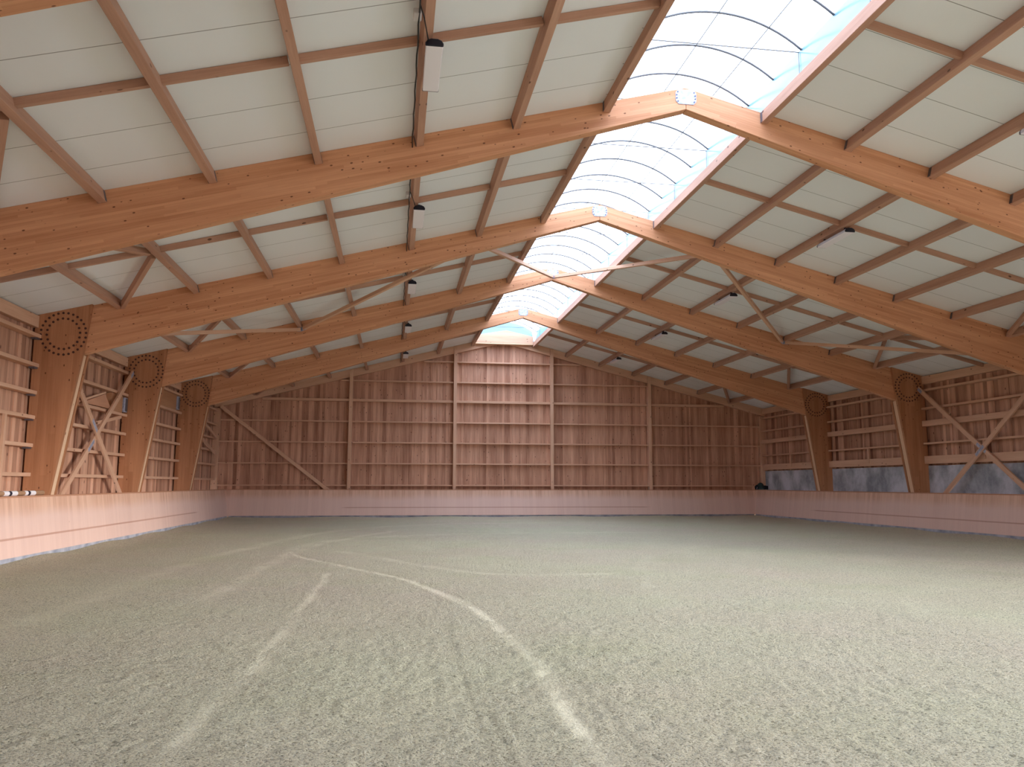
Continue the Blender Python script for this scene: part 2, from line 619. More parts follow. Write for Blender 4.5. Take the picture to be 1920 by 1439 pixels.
track = np.zeros_like(X)
T_light = [([(-7.21, 18.45), (-6.58, 16.27), (-5.3, 14.18), (-4.47, 12.05), (-4.06, 10.39), (-3.85, 8.79), (-3.81, 7.38), (-3.78, 6.36), (-3.78, 3.6)], 0.08, .8),
           ([(-6.1, 18.32), (-4.73, 15.71), (-3.88, 13.9), (-2.6, 13.2), (-1.0, 13.4)], 0.14, .35),
           ([(-6.02, 13.94), (-6.05, 9.8), (-6.02, 7.24), (-6.14, 5.92), (-6.19, 5.0)], 0.07, .5),
           ([(-7.21, 18.45), (-7.1, 20.5), (-6.6, 22.0), (-5.52, 23.2), (-3.98, 24.08), (-1, 24.6), (3, 24.4)], 0.2, .3),
           ([(-7.3, 11.1), (-7.25, 16.57), (-6.78, 20.79), (-5, 26)], 0.16, .4),
           ([(-8.9, 8.1), (-8.8, 14), (-8.4, 20), (-6.5, 28), (-2, 31), (4, 31)], 0.22, .35),
           ([(1.5, 30), (5.5, 25), (7.8, 18), (7.9, 12)], 0.25, .2),
           ([(-1.6, 8.5), (-1.2, 12), (0.5, 17), (4, 20)], 0.15, .15)]
for ln, w, s_ in T_light:
    d = seg_dist(X + lowfreq(3.0, .05), Y, smooth_line(ln))
    track = np.maximum(track, s_ * np.clip(1.35 - d / w, 0, 1))
track *= np.clip(.75 + lowfreq(1.5, .5) + lowfreq(.5, .5) + rs.normal(0, .12, X.shape), 0.45, 1)
groove = np.zeros_like(X)
for ln, s_ in [([(-4.35, 9.4), (-4.4, 5.82), (-4.42, 3.6)], .9), ([(-4.33, 6.6), (-4.31, 5.07), (-4.3, 3.6)], .9), ([(-4.18, 6.9), (-4.2, 3.8)], .5),
               ([(-4.6, 8.2), (-4.65, 4.2)], .5), ([(-3.55, 7.2), (-3.55, 4)], .6), ([(-5.3, 9), (-5.32, 4)], .35), ([(-4.95, 9), (-4.97, 4)], .35)]:
    d = seg_dist(X + lowfreq(1.6, .02), Y, smooth_line(ln))
    groove = np.maximum(groove, s_ * 0.6 * np.clip(1.3 - d / 0.028, 0, 1))
near = np.clip((30 - Y) / 20, 0.2, 1)
Z = lowfreq(2.6, .003) + lowfreq(0.7, .0012) + rs.normal(0, .0035, X.shape) * (1 - .5 * track) * near
Z += -0.002 * track - 0.003 * groove
wallrise = np.exp(-(12.05 - np.abs(X)).clip(0) / 0.35) + np.exp(-(36.1 - Y).clip(0) / 0.35)
Z += 0.05 * np.clip(wallrise, 0, 1) * (0.6 + 0.4 * np.sin(Y * 1.7 + X * 1.3))
ny, nx = X.shape
verts = np.stack([X.ravel(), Y.ravel(), Z.ravel()], 1)
ii = np.arange(ny * nx).reshape(ny, nx)
quads = np.stack([ii[:-1, :-1].ravel(), ii[:-1, 1:].ravel(), ii[1:, 1:].ravel(), ii[1:, :-1].ravel()], 1)
me = bpy.data.meshes.new('floor')
me.from_pydata(verts.tolist(), [], quads.tolist())
a = me.attributes.new('track', 'FLOAT', 'POINT')
a.data.foreach_set('value', (track - groove).ravel().astype(np.float32))
me.polygons.foreach_set('use_smooth', [True] * len(me.polygons))
me.materials.append(M['sand'])
fl = bpy.data.objects.new('floor', me)
COL.objects.link(fl)
tag(fl, 'pale grey-green sand riding floor with wheel tracks', kind='structure')

# ------------------------------------------------------------------ roof
mb = MB()
for s_ in (-1, 1):
    for y0, y1, xa in ((YH - .3, YB + .3, 1.5),):
        mb.prism_y([(s_ * xa, roof(xa)), (s_ * 13.4, roof(13.4)), (s_ * 13.4, roof(13.4) + .1), (s_ * xa, roof(xa) + .1)], y0, y1)
mb.prism_y([(-1.5, roof(1.5)), (0, ZR), (1.5, roof(1.5)), (1.5, roof(1.5) + .1), (0, ZR + .1), (-1.5, roof(1.5) + .1)], 36.52, YB + .3)
mb.prism_y([(-1.5, roof(1.5)), (0, ZR), (1.5, roof(1.5)), (1.5, roof(1.5) + .1), (0, ZR + .1), (-1.5, roof(1.5) + .1)], YH - .3, YH)
o = mb.build('ceiling', M['panel'])
tag(o, 'off-white insulated roof panels with dark joint lines', kind='structure')


# ------------------------------------------------------------------ boarded walls
def boarded(name, mat, along, span, ztop, fixed, sign, z0, wmin, wmax, kind_label):
    """vertical boards, alternately set back, ztop(t) gives the top"""
    mb = MB()
    t = span[0]
    i = 0
    while t < span[1]:
        w = random.uniform(wmin, wmax)
        t2 = min(t + w, span[1])
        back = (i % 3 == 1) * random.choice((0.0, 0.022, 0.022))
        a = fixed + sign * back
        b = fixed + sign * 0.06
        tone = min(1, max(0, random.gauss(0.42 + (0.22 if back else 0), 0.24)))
        g = 0.003
        if along == 'y':
            x0, x1 = sorted((a, b))
            mb.box(x0, x1, t, t2 - g, z0, ztop((t + t2) / 2), tone)
        else:
            y0, y1 = sorted((a, b))
            za, zb = ztop(t), ztop(t2)
            mb.prism_y([(t, z0), (t2 - g, z0), (t2 - g, zb), (t, za)], y0, y1, tone)
        t = t2
        i += 1
    # closed skin behind the boards
    if along == 'y':
        x0, x1 = sorted((fixed + sign * 0.06, fixed + sign * 0.1))
        mb.box(x0, x1, span[0], span[1], z0, ztop(0), .9)
    else:
        y0, y1 = sorted((fixed + sign * 0.06, fixed + sign * 0.1))
        mb.prism_y([(span[0], z0), (span[1], z0), (span[1], ztop(span[1])), (0, ztop(0)), (span[0], ztop(span[0]))], y0, y1, .9)
    o = mb.build(name, mat, grain=(0, 0, 1))
    tag(o, kind_label, kind='structure')
    return o


zt = roof(XW) - 0.002
boarded('wall_left', M['boards'], 'y', (YH, YB + .05), lambda t: zt, -XW, -1, 0.0, .09, .26, 'vertical timber boards of the left long wall')
boarded('wall_right', M['boards'], 'y', (9.5, YB + .05), lambda t: zt, XW, 1, 2.14, .09, .26, 'vertical timber boards of the right long wall')
boarded('wall_back', M['gable_boards'], 'x', (-XW, XW), lambda t: roof(t) - .002, YB, 1, 0.0, .08, .17, 'vertical knotty boards of the gable wall')
mb = MB()
mb.prism_y([(-12.8, 0), (13.1, 0), (13.1, roof(13.1)), (0, ZR), (-12.8, roof(12.8))], YH - .15, YH)
tag(mb.build('wall_front', M['boards'], grain=(0, 0, 1)), 'boarded gable wall behind the viewer', kind='structure')
# concrete base of the right wall
mb = MB()
mb.box(XW - .07, XW + .2, 9.5, YB, -.2, 2.14)
mb.box(XW - .07, XW + .2, YH, 9.5, -.2, 1.25)
o = mb.build('trim_1', M['concrete'])
tag(o, 'stained grey concrete base wall on the right side', kind='structure')
mb = MB()
mb.box(XW, XW + .15, YH, 9.5, 5.0, roof(XW) - .01)
tag(mb.build('trim_2', M['girt'], grain=(0, 1, 0)), 'beam over the open side behind the viewer', kind='structure')


# ------------------------------------------------------------------ kickboards
def kick_panel(parent, prof, axis, a0, a1, rub0, rub1, name='panel'):
    """inclined boarded face; prof gives (offset bottom, offset top)"""
    n = 140
    pts, fs = [], []
    zs = [0.10, 1.215]
    for i in range(n + 1):
        t = a0 + (a1 - a0) * i / n
        for z, off in zip(zs, prof):
            for k in (0, 0.03):
                pts.append(axis(t, off, k, z))
    for i in range(n):
        b = i * 4
        c = b + 4
        fs += [(b, c, c + 2, b + 2), (b + 1, b + 3, c + 3, c + 1), (b, b + 1, c + 1, c), (b + 2, c + 2, c + 3, b + 3)]
    fs += [(0, 2, 3, 1), (n * 4, n * 4 + 1, n * 4 + 3, n * 4 + 2)]
    base = Vector(parent['_base'])
    me = bpy.data.meshes.new(name)
    me.from_pydata([tuple(Vector(p) - base) for p in pts], [], fs)
    me.update()
    bmm = bmesh.new(); bmm.from_mesh(me); bmesh.ops.recalc_face_normals(bmm, faces=bmm.faces); bmm.to_mesh(me); bmm.free()
    uvl = me.uv_layers.new(name='UVMap')
    for p in me.polygons:
        for li in p.loop_indices:
            vi = me.loops[li].vertex_index
            t = a0 + (a1 - a0) * (vi // 4) / n
            uvl.data[li].uv = (pts[vi][2], t + 40)
    at = me.attributes.new('rub', 'FLOAT', 'POINT')
    for vi in range(len(pts)):
        t = a0 + (a1 - a0) * (vi // 4) / n
        at.data[vi].value = max(0, min(1, (t - rub0) / .3, (rub1 - t) / .3))
    me.materials.append(M['kick'])
    o = bpy.data.objects.new(name, me)
    COL.objects.link(o)
    o.parent = parent
    return o


XB, XT = 12.03, 12.2
YKB, YKT = 36.1, 36.34
for s_ in (-1, 1):
    r = empty('kickboard', (s_ * 12.1, 10, 0))
    tag(r, f'long sloping wooden kickboard along the {SIDE[s_]} wall', 'kickboard', 'kickboards around the riding floor')
    kick_panel(r, (XB + .02, XT), lambda t, off, k, z: (s_ * (off + k), t, z), YH + .01, YKT - .02, -12, 31.0)
    mb = MB()
    mb.box(*sorted((s_ * (XT - .015), s_ * 12.335)), YH + .01, YKT + .1, 1.215, 1.245)
    mb.build('top_cap', M['kick_cap'], r, grain=(0, 1, 0))
    mb = MB()
    mb.box(*sorted((s_ * (XB + .035), s_ * (XB + .16))), YH + .01, YKB + .05, -.1, .115)
    mb.build('footing', M['footing'], r, grain=(0, 1, 0))
r = empty('kickboard', (0, 36.2, 0))
tag(r, 'sloping wooden kickboard across the far gable end', 'kickboard', 'kickboards around the riding floor')
kick_panel(r, (YKB + .02, YKT), lambda t, off, k, z: (t, off + k, z), -XT + .005, XT - .005, -7.3, 6.9)
MB().box(-XT + .02, XT - .02, YKT - .015, 36.51, 1.2155, 1.2455).build('top_cap', M['kick_cap'], r)
MB().box(-XB + .01, XB - .01, YKB + .06, YKB + .16, -.1, .115).build('footing', M['footing'], r)


# ------------------------------------------------------------------ portal frames
dk = MB()
dk.tube([(0, -.005, 0), (0, .003, 0)], .027, 10)
_d = dk.build('dowel', M['dowel'])
dowel_mesh = _d.data
bpy.data.objects.remove(_d)


def make_frame(y, label):
    r = empty('portal_frame', (0, y, 0))
    tag(r, label, 'portal frame', 'glued-timber portal frames')
    for s_ in (-1, 1):
        prof = [(s_ * .003, ZR), (s_ * 12.85, roof(12.85)), (s_ * 12.85, 4.35), (s_ * 12.45, 4.19), (s_ * .003, 8.08)]
        g = Vector((s_, 0, -S))
        MB().prism_y(prof, y, y + .2).build('rafter', M['glulam'], r, grain=g, bevel=.006)
        out = [(s_ * 12.9, 0), (s_ * 12.9, roof(12.9)), (s_ * 11.74, roof(11.74)), (s_ * 11.87, 4.376), (s_ * 12.55, 0)]
        c = MB().prism_y(out, y - .1, y - .002).build('column', M['column_glulam'], r, grain=(0, 0, 1), bevel=.004)
        MB().prism_y(out, y + .204, y + .3).build('rear_plank', M['column_glulam'], c, grain=(0, 0, 1), bevel=.004)
        sp_ = [(s_ * 12.88, 0), (s_ * 12.88, 4.3), (s_ * 12.45, 4.17), (s_ * 11.9, 4.34), (s_ * 12.555, 0)]
        MB().prism_y(sp_, y - .001, y + .19).build('spacer', M['edge'], c, grain=(0, 0, 1))
        if y < 18 or (y < 20 and s_ > 0):
            continue
        for rad, num in ((.47, 28), (.345, 20)):
            for k in range(num):
                a_ = 2 * PI * (k + .3) / num
                d = bpy.data.objects.new('dowel', dowel_mesh)
                COL.objects.link(d)
                d.parent = c
                d.location = (s_ * 12.3 + rad * math.cos(a_), -.1, 4.79 + rad * math.sin(a_))
    # ridge plate, corner-cut with bolts
    w, h = .19, .135
    prof = [(-w + .05, -h), (w - .05, -h), (w, -h + .06), (w, h - .06), (w - .05, h), (-w + .05, h), (-w, h - .06), (-w, -h + .06)]
    pl = MB().prism_y([(x, z + 8.305) for x, z in prof], y - .012, y - .001).build('ridge_plate', M['steel'], r)
    for s_ in (-1, 1):
        for k in range(4):
            bx, bz = s_ * (w - .02 - (.02 if k in (0, 3) else 0)), 8.305 + (k - 1.5) * .058
            MB().tube([(bx, y - .022, bz), (bx, y - .012, bz)], .013, 8).build('bolt', M['bolt'], pl)
    return r


fl_lab = ['nearest glued-timber frame, only its lower left edge at the top-left corner',
          'largest glued-timber frame spanning the whole picture under the skylight',
          'second large glued-timber frame, its left column beside the striped pole',
          'third glued-timber frame, where the zigzag roof braces meet under its ridge plate',
          'farthest glued-timber frame, the smallest one before the gable wall']
for k, y in enumerate(YF):
    make_frame(y, fl_lab[k])

# gable rafters on the back wall
for s_ in (-1, 1):
    x0 = 1.6
    prof = [(s_ * .003, ZR - .002), (s_ * 12.93, roof(12.93) - .002), (s_ * 12.93, roof(12.93) - .36), (s_ * .003, ZR - .36)]
    g = Vector((s_, 0, -S))
    o = MB().prism_y(prof, YB - .2, YB - .002).build('gable_rafter', M['girt'], base=(s_ * 6, YB - .1, 6.5), grain=g, bevel=.005)
    tag(o, f'sloping rafter along the top of the gable wall, {SIDE[s_]} half', 'beam', 'gable rafters')

# ------------------------------------------------------------------ purlins
PX = [1.45 + 1.63 * j for j in range(7)]
pos_word = ['beside the skylight', 'second down from the skylight', 'third down, carrying the lamps', 'fourth down from the skylight',
            'fifth down from the skylight', 'sixth down from the skylight', 'lowest one near the eave']
for b, (y0, y1) in enumerate(bays):
    for s_ in (-1, 1):
        for j, px in enumerate(PX):
            n_ = Vector((s_ * S, 0, 1)).normalized()           # roof normal
            w = .12
            h = .2
            c = Vector((s_ * px, 0, roof(px) - .004)) - n_ * h / 2
            if j == 0:
                n_ = Vector((0, 0, 1))
                c = Vector((s_ * px, 0, roof(px - .06) - .004 - .21 + .105)) 
                h = .21
            mb = MB().bar((c.x, y0, c.z), (c.x, y1, c.z), w, h, up=n_)
            if j == 0:
                nm = 'curb_purlin'
                lab = f'reddish timber beam edging the skylight on its {SIDE[s_]}, {bay_word[b]}'
            else:
                nm = 'purlin'
                lab = f'{SIDE[s_]}-slope purlin, {pos_word[j]}, {bay_word[b]}'
            o = mb.build(nm, M['purlin'], base=(c.x, (y0 + y1) / 2, c.z), grain=(0, 1, 0), bevel=.005)
            tag(o, lab, 'purlin', 'roof purlins')
            hd = MB().bar((c.x, y1 - .07, c.z - .006), (c.x, y1 - .001, c.z - .006), w + .014, h - .03, up=n_)
            hd.build('joist_hanger', M['steel_dark'], o)
            if b > 0:
                hd = MB().bar((c.x, y0 + .001, c.z - .006), (c.x, y0 + .07, c.z - .006), w + .014, h - .03, up=n_)
                hd.build('joist_hanger', M['steel_dark'], o)
        # mid-bay blocking between the purlins
        ym = (YF[b] + YF[b] + 6) / 2
        for j in range(6):
            xa, xb = PX[j] + .062, PX[j + 1] - .062
            if b == 0 and s_ == 1 and j > 1:
                continue
            za, zb = roof(xa) - .06, roof(xb) - .06
            mb = MB().bar((s_ * xa, ym, za), (s_ * xb, ym, zb), .07, .11, up=(0, 0, 1))
            o = mb.build('blocking_piece', M['purlin'], base=(s_ * (xa + xb) / 2, ym, (za + zb) / 2), grain=(s_, 0, -S), bevel=.004)
            tag(o, f'thin {SIDE[s_]}-slope cross batten, {word(j)} from the skylight, {bay_word[b]}', 'batten', 'roof cross battens')
        # last stretch to the eave
        if not (b == 0):
            xa, xb = PX[6] + .062, 12.82
            za, zb = roof(xa) - .06, roof(xb) - .06
            mb = MB().bar((s_ * xa, ym, za), (s_ * xb, ym, zb), .07, .11, up=(0, 0, 1))
            o = mb.build('blocking_piece', M['purlin'], base=(s_ * (xa + xb) / 2, ym, (za + zb) / 2), grain=(s_, 0, -S), bevel=.004)
            tag(o, f'thin {SIDE[s_]}-slope cross batten between lowest purlin and eave, {bay_word[b]}', 'batten', 'roof cross battens')
        # V braces between the two lowest purlins
        for q, ye in enumerate((y1 - .05, y0 + .05)):
            if b == 0 and (s_ == 1 or q == 1):
                continue
            p0 = Vector((s_ * (PX[6] - .10), ye, roof(PX[6]) - .15))
            p1 = Vector((s_ * (PX[5] + .10), ym + (.12 if q == 0 else -.12), roof(PX[5]) - .15))
            mb = MB().bar(p0, p1, .1, .12, up=(s_ * S, 0, 1))
            o = mb.build('eave_brace', M['purlin'], base=tuple((p0 + p1) / 2), grain=(p1 - p0), bevel=.004)
            tag(o, f'short {SIDE[s_]} diagonal brace near the eave, {("far", "near")[q]} half, {bay_word[b]}', 'brace', 'eave braces')
        # eave beam
        if not (b == 0 and s_ == 1):
            o = MB().box(*sorted((s_ * 12.82, s_ * 12.94)), y0 + (.1 if True else 0), y1 - .1 if b < 4 else y1, roof(12.94) - .27, roof(12.94) - .004).build(
                'eave_beam', M['girt'], base=(s_ * 12.88, (y0 + y1) / 2, 5.05), grain=(0, 1, 0), bevel=.005)
            tag(o, f'horizontal beam under the {SIDE[s_]} eave, {bay_word[b]}', 'beam', 'eave beams')

# ------------------------------------------------------------------ skylight
sky = empty('window_1', (0, 12.5, 8.5))
tag(sky, 'arched translucent ridge skylight', kind='structure')
ARC_R = (1.45 ** 2 + .52 ** 2) / (2 * .52)
ARC_C = 8.53 + .52 - ARC_R
th0 = math.asin(1.45 / ARC_R)


def arc(n, r=ARC_R):
    return [(r * math.sin(-th0 + 2 * th0 * i / n), ARC_C + r * math.cos(-th0 + 2 * th0 * i / n)) for i in range(n + 1)]


n = 28
outer = arc(n, ARC_R + .045)
inner = arc(n, ARC_R + .035)
MB().prism_y(outer + inner[::-1], YH, 36.5).build('arch_sheet', M['glazing'], sky, smooth=False)
for s_ in (-1, 1):
    MB().box(*sorted((s_ * 1.455, s_ * 1.475)), YH, 36.5, 8.09, 8.56).build('upstand', M['upstand'], sky)
    MB().box(*sorted((s_ * 1.49, s_ * 1.62)), YH, 36.5, 8.09, 8.56).build('curb_insulation', M['panel'], sky)
y = .42
hoops = []
ay = 7.42
while ay < 36.3:
    pts = arc(20, ARC_R)
    MB().tube([(x, ay, z) for x, z in pts], .018, 6).build('hoop', M['hoop'], sky, smooth=True)
    ay += .98
ay = 7.5
while ay < 36:
    MB().tube([(-1.45, ay, 8.53), (1.45, ay, 8.53)], .009, 6).build('tie_rod', M['hoop'], sky)
    for s_ in (-1, 1):
        MB().tube([(s_ * 1.44, ay, 8.53), (s_ * 1.44, ay, 8.16)], .005, 5).build('hanger_rod', M['hoop'], sky)
    ay += 1.96
for x in (-1.36, -.88, .04, .89):
    z = ARC_C + math.sqrt(ARC_R ** 2 - x * x) - .016
    if abs(x) > 1.3:
        z = 8.5
    MB().tube([(x, YH, z), (x, 36.4, z)], .009, 5).build('wire', M['hoop'], sky)
top = arc(20, ARC_R + .03)
MB().prism_y([(-1.44, 8.1), (1.44, 8.1)] + [p for p in top[::-1] if abs(p[0]) < 1.449], 36.44, 36.5).build('end_panel', M['upstand'], sky)
g = MB().prism_y([(-1.385, 8.06), (1.385, 8.06), (1.385, 8.39), (.1, 8.66), (-1.385, 8.39)], 36.36, 36.43).build(
    'gable_infill_board', M['girt'], base=(0, 36.4, 8.3), bevel=.004)
tag(g, 'pale triangular timber board closing the far end of the skylight', 'board')
fr_ = MB().box(-1.385, 1.385, 36.36, YB - .2, 8.0, 8.055).build('skylight_end_sill', M['edge'], base=(0, 36.5, 8.03))
tag(fr_, 'flat timber sill below the triangular board at the skylight end', 'board')
# front closure behind the viewer
MB().prism_y([(-1.44, 8.1), (1.44, 8.1)] + [p for p in top[::-1] if abs(p[0]) < 1.449], YH - .1, YH - .05).build('end_panel', M['upstand'], sky)

# ------------------------------------------------------------------ zigzag wind braces in the third bay
yn, yf = YF[2] + .22, YF[3] - .03
nodes = [(-11.3, yn, 4.85), (-7.87, yf, 6.2), (-3.05, yn, 7.4), (0, yf - .02, 8.17), (3.05, yn, 7.42), (7.85, yf, 6.24), (11.3, yn, 4.95)]
desc = ['from left eave', 'left of centre, rising from the middle of the left slope', 'left of the ridge, over the skylight', 'right of the ridge, over the skylight',
        'right of centre, falling towards the fourth frame', 'to the right eave']
for i in range(6):
    p0, p1 = Vector(nodes[i]), Vector(nodes[i + 1])
    d = (p1 - p0).normalized()
    o = MB().bar(p0 + d * .12, p1 - d * .12, .1, .1).build('wind_brace', M['girt'], base=tuple((p0 + p1) / 2), grain=d, bevel=.006)
    tag(o, f'slender zigzag roof brace {desc[i]}', 'brace', 'zigzag roof braces')
    for p, dd in ((p0, d), (p1, -d)):
        MB().bar(p + dd * .01, p + dd * .22, .025, .112).build('end_bracket', M['steel'], o)

# ------------------------------------------------------------------ girts, posts and braces on the long walls
GZ = [1.68, 2.31, 2.92, 3.46, 4.06, 4.71]
gname = ['lowest', 'second lowest', 'third lowest', 'fourth lowest', 'second from top', 'topmost']
for b, (y0, y1) in enumerate(bays):
    ya, yb_ = y0 + .102, (y1 - .102 if b < 4 else YB - .22)
    for i, z in enumerate(GZ):
        o = MB().box(-12.945, -12.75, ya, yb_, z - .04, z + .04).build('wall_girt', M['girt'], base=(-12.85, (ya + yb_) / 2, z), grain=(0, 1, 0), bevel=.004)
        tag(o, f'left-wall horizontal rail, {gname[i]}, {["beside the nearest bay", "left of the striped pole column", "behind the X brace", "between third and fourth columns", "beside the back corner"][b]}', 'wall rail', 'left wall rails')
        if b == 1 and z > 2:
            MB().box(-12.9, -12.78, yb_ - .16, yb_, z - .075, z - .041).build('rail_bracket', M['steel_dark'], o)
    if b == 0:
        continue
    spec = [(2.20, 2.46, .2, 'broad lowest beam above the concrete'), (2.85, 2.91, .2, 'thin rail above the broad lowest beam'), (3.46, 3.65, .21, 'broad middle beam'),
            (4.03, 4.10, .2, 'thin rail above the broad middle beam'), (4.65, 4.72, .2, 'topmost thin rail')]
    for z0, z1, dp, nm in spec:
        o = MB().box(12.945 - dp, 12.945, ya, yb_, z0, z1).build('wall_girt', M['girt'], base=(12.85, (ya + yb_) / 2, z0), grain=(0, 1, 0), bevel=.004)
        tag(o, f'right-wall {nm}, {["", "right of the second frame", "behind the right X brace", "between third and fourth columns", "beside the back corner"][b]}', 'wall rail', 'right wall rails')
    ym = (ya + yb_) / 2
    o = MB().box(12.73, 12.80, ym - .05, ym + .05, 2.3, 2.849).build('stub_post', M['girt'], base=(12.77, ym, 2.3), grain=(0, 0, 1), bevel=.004)
    tag(o, f'short upright stud on the right wall, {["", "near the picture edge", "behind the X brace centre", "between third and fourth columns", "beside the back corner"][b]}', 'stud', 'right wall studs')

for s_ in (-1, 1):
    x = s_ * 12.63
    y0, y1 = YF[2] + .32, YF[3] - .12
    for q in range(2):
        za, zb = ((.42, 4.74), (4.95, .72))[q] if s_ < 0 else ((.48, 4.76), (4.7, .36))[q]
        xx = x - s_ * q * .055 + s_ * .03
        p0, p1 = Vector((xx, y0, za)), Vector((xx, y1, zb))
        d = (p1 - p0).normalized()
        o = MB().bar(p0, p1, .054, .15, up=(s_, 0, 0)).build('wall_brace', M['girt'], base=tuple((p0 + p1) / 2), grain=d, bevel=.004)
        # the wide side lies in the wall plane
        bpy.data.objects.remove(o)
        o = MB().bar(p0, p1, .15, .054, up=(s_, 0, 0)).build('wall_brace', M['girt'], base=tuple((p0 + p1) / 2), grain=d, bevel=.004)
        tag(o, f'{SIDE[s_]}-wall X brace bar {("rising towards", "falling towards")[q]} the back', 'brace', 'X braces on the long walls')
        pm = p0.lerp(p1, .47 if s_ < 0 else .5)
        MB().bar(pm - d * .22, pm + d * .22, .10, .062, up=(s_, 0, 0)).build('steel_plate', M['steel'], o)
        MB().bar(p1 - d * .25, p1 - d * .02, .10, .062, up=(s_, 0, 0)).build('end_bracket', M['steel'], o)

# bits on the left wall
o = MB().box(-12.748, -12.69, 17.15, 17.23, 1.26, 2.88).build('wall_stud', M['girt'], base=(-12.72, 17.2, 1.26), grain=(0, 0, 1), bevel=.003)
tag(o, 'narrow upright stud at the left picture edge below a rail', 'stud')
for (ya, yb_, z0, z1, wh) in ((23.4, 24.32, 3.505, 4.01, 'third'), (27.4, 30.0, 4.105, 4.66, 'farthest')):
    o = MB().box(-12.945, -12.80, ya, yb_, z0, z1).build('wall_panel', M['ply'], base=(-12.87, (ya + yb_) / 2, z0), grain=(0, 1, 0), bevel=.003)
    tag(o, f'plain brown wood panel between two left-wall rails by the {wh} column', 'panel', 'plain panels on the left wall')
    r = empty('electrical_box', (-12.8, yb_ + .15, z0))
    tag(r, f'small grey-blue metal box beside the {wh} left column, high on the wall', 'electrical box', 'boxes on the left wall')
    MB().box(-12.945, -12.74, yb_ + .01, yb_ + .24, z0 + .04, z1 - .04).build('body', M['steel'], r, bevel=.01)
    MB().box(-12.742, -12.73, yb_ + .03, yb_ + .22, z0 + .07, z1 - .07).build('lid', M['steel_dark'], r, bevel=.004)
for (p0, p1, w, h, lab) in (((-12.70, 20.85, 3.51), (-12.70, 22.6, 3.92), .04, .05, 'thin sloping strut behind the left X brace, upper'),
                            ((-12.71, 22.15, 3.07), (-12.71, 23.95, 3.37), .05, .09, 'short sloping strut behind the left X brace, lower'),
                            ((-12.70, 33.9, 3.98), (-12.70, 36.2, 3.50), .05, .13, 'upper sloping board on the left wall near the back corner'),
                            ((-12.70, 33.6, 3.32), (-12.70, 36.1, 2.80), .05, .13, 'lower sloping board on the left wall near the back corner')):
    d = Vector(p1) - Vector(p0)
    o = MB().bar(p0, p1, w, h).build('sloping_strut', M['girt'], base=tuple((Vector(p0) + Vector(p1)) / 2), grain=d, bevel=.003)
    tag(o, lab, 'strut', 'sloping struts on the left wall')
pts = [(-12.74, 20.95, 3.47), (-12.74, 22.6, 3.88), (-12.74, 23.1, 3.52), (-12.74, 21.2, 3.505)]
mb = MB()
mb.poly([(-12.74, p[1], p[2]) for p in pts] + [(-12.70, p[1], p[2]) for p in pts], [(0, 1, 2, 3), (7, 6, 5, 4), (0, 4, 5, 1), (1, 5, 6, 2), (2, 6, 7, 3), (3, 7, 4, 0)])
o = mb.build('hatch_flap', M['kick_cap'], base=(-12.72, 22, 3.5), grain=(0, 1, 0))
tag(o, 'pinkish wooden flap behind the left X brace above a rail', 'hatch')

# ------------------------------------------------------------------ gable wall posts, rails and brace
BG = [1.42, 2.40, 3.35, 4.30, 5.28, 6.18, 7.14]
posts = [(-12.75, .2, 'in the left corner'), (-6.98, .15, 'leftmost of the four tall ones'), (-2.24, .15, 'left of the middle bay'), (2.32, .15, 'right of the middle bay'),
         (7.08, .15, 'rightmost of the four tall ones'), (12.75, .2, 'in the right corner')]
for x, w, lab in posts:
    zt_ = roof(abs(x) + w / 2) - .365 if abs(x) < 12 else roof(12.9) - .37
    if abs(x) < 12:
        zt_ = roof(abs(x) + w / 2) - .01
        o = MB().box(x - w / 2, x + w / 2, YB - .30, YB - .201, 0, zt_)
        o.box(x - w / 2, x + w / 2, YB - .2, YB - .002, 0, roof(abs(x) + w / 2) - .37)
    else:
        o = MB().box(x - w / 2 if x > 0 else x - .19, x + w / 2 if x < 0 else x + .19, YB - .215, YB - .002, 0, zt_)
    o = o.build('gable_post', M['girt'], base=(x, YB - .15, 0), grain=(0, 0, 1))
    tag(o, f'upright post on the gable wall, {lab}', 'post', 'gable wall posts')
px = [p[0] for p in posts]
for i in range(5):
    xa, xb = px[i] + (posts[i][1] / 2) + .001, px[i + 1] - posts[i + 1][1] / 2 - .001
    for j, z in enumerate(BG):
        hh = .06 if j != 4 else .11
        a_, b_ = xa, xb
        lim = (ZR - .37 - (z + hh / 2)) / S
        a_ = max(a_, -lim)
        b_ = min(b_, lim)
        if b_ - a_ < .3:
            continue
        if i in (1, 3) and j == 6 and False:
            continue
        o = MB().box(a_, b_, YB - .2, YB - .003, z - hh / 2, z + hh / 2).build('gable_rail', M['girt'], base=((a_ + b_) / 2, YB - .1, z), bevel=.004)
        tag(o, f'gable wall rail, {word(j)} from the bottom, {["leftmost bay crossed by the diagonal", "second bay from left", "middle bay", "fourth bay from left", "rightmost bay"][i]}', 'wall rail', 'gable wall rails')
p0, p1 = Vector((-12.62, 36.56, 4.90)), Vector((-7.35, 36.56, .8))
d = (p1 - p0).normalized()
o = MB().bar(p0, p1, .08, .15, up=(0, 0, 1)).build('gable_brace', M['girt'], base=tuple((p0 + p1) / 2), grain=d, bevel=.004)
tag(o, 'long diagonal brace across the leftmost bay of the gable wall', 'brace')

# ------------------------------------------------------------------ lamps
LZ = 6.93
lw = ['nearest and largest', 'second', 'third', 'fourth', 'farthest and smallest']


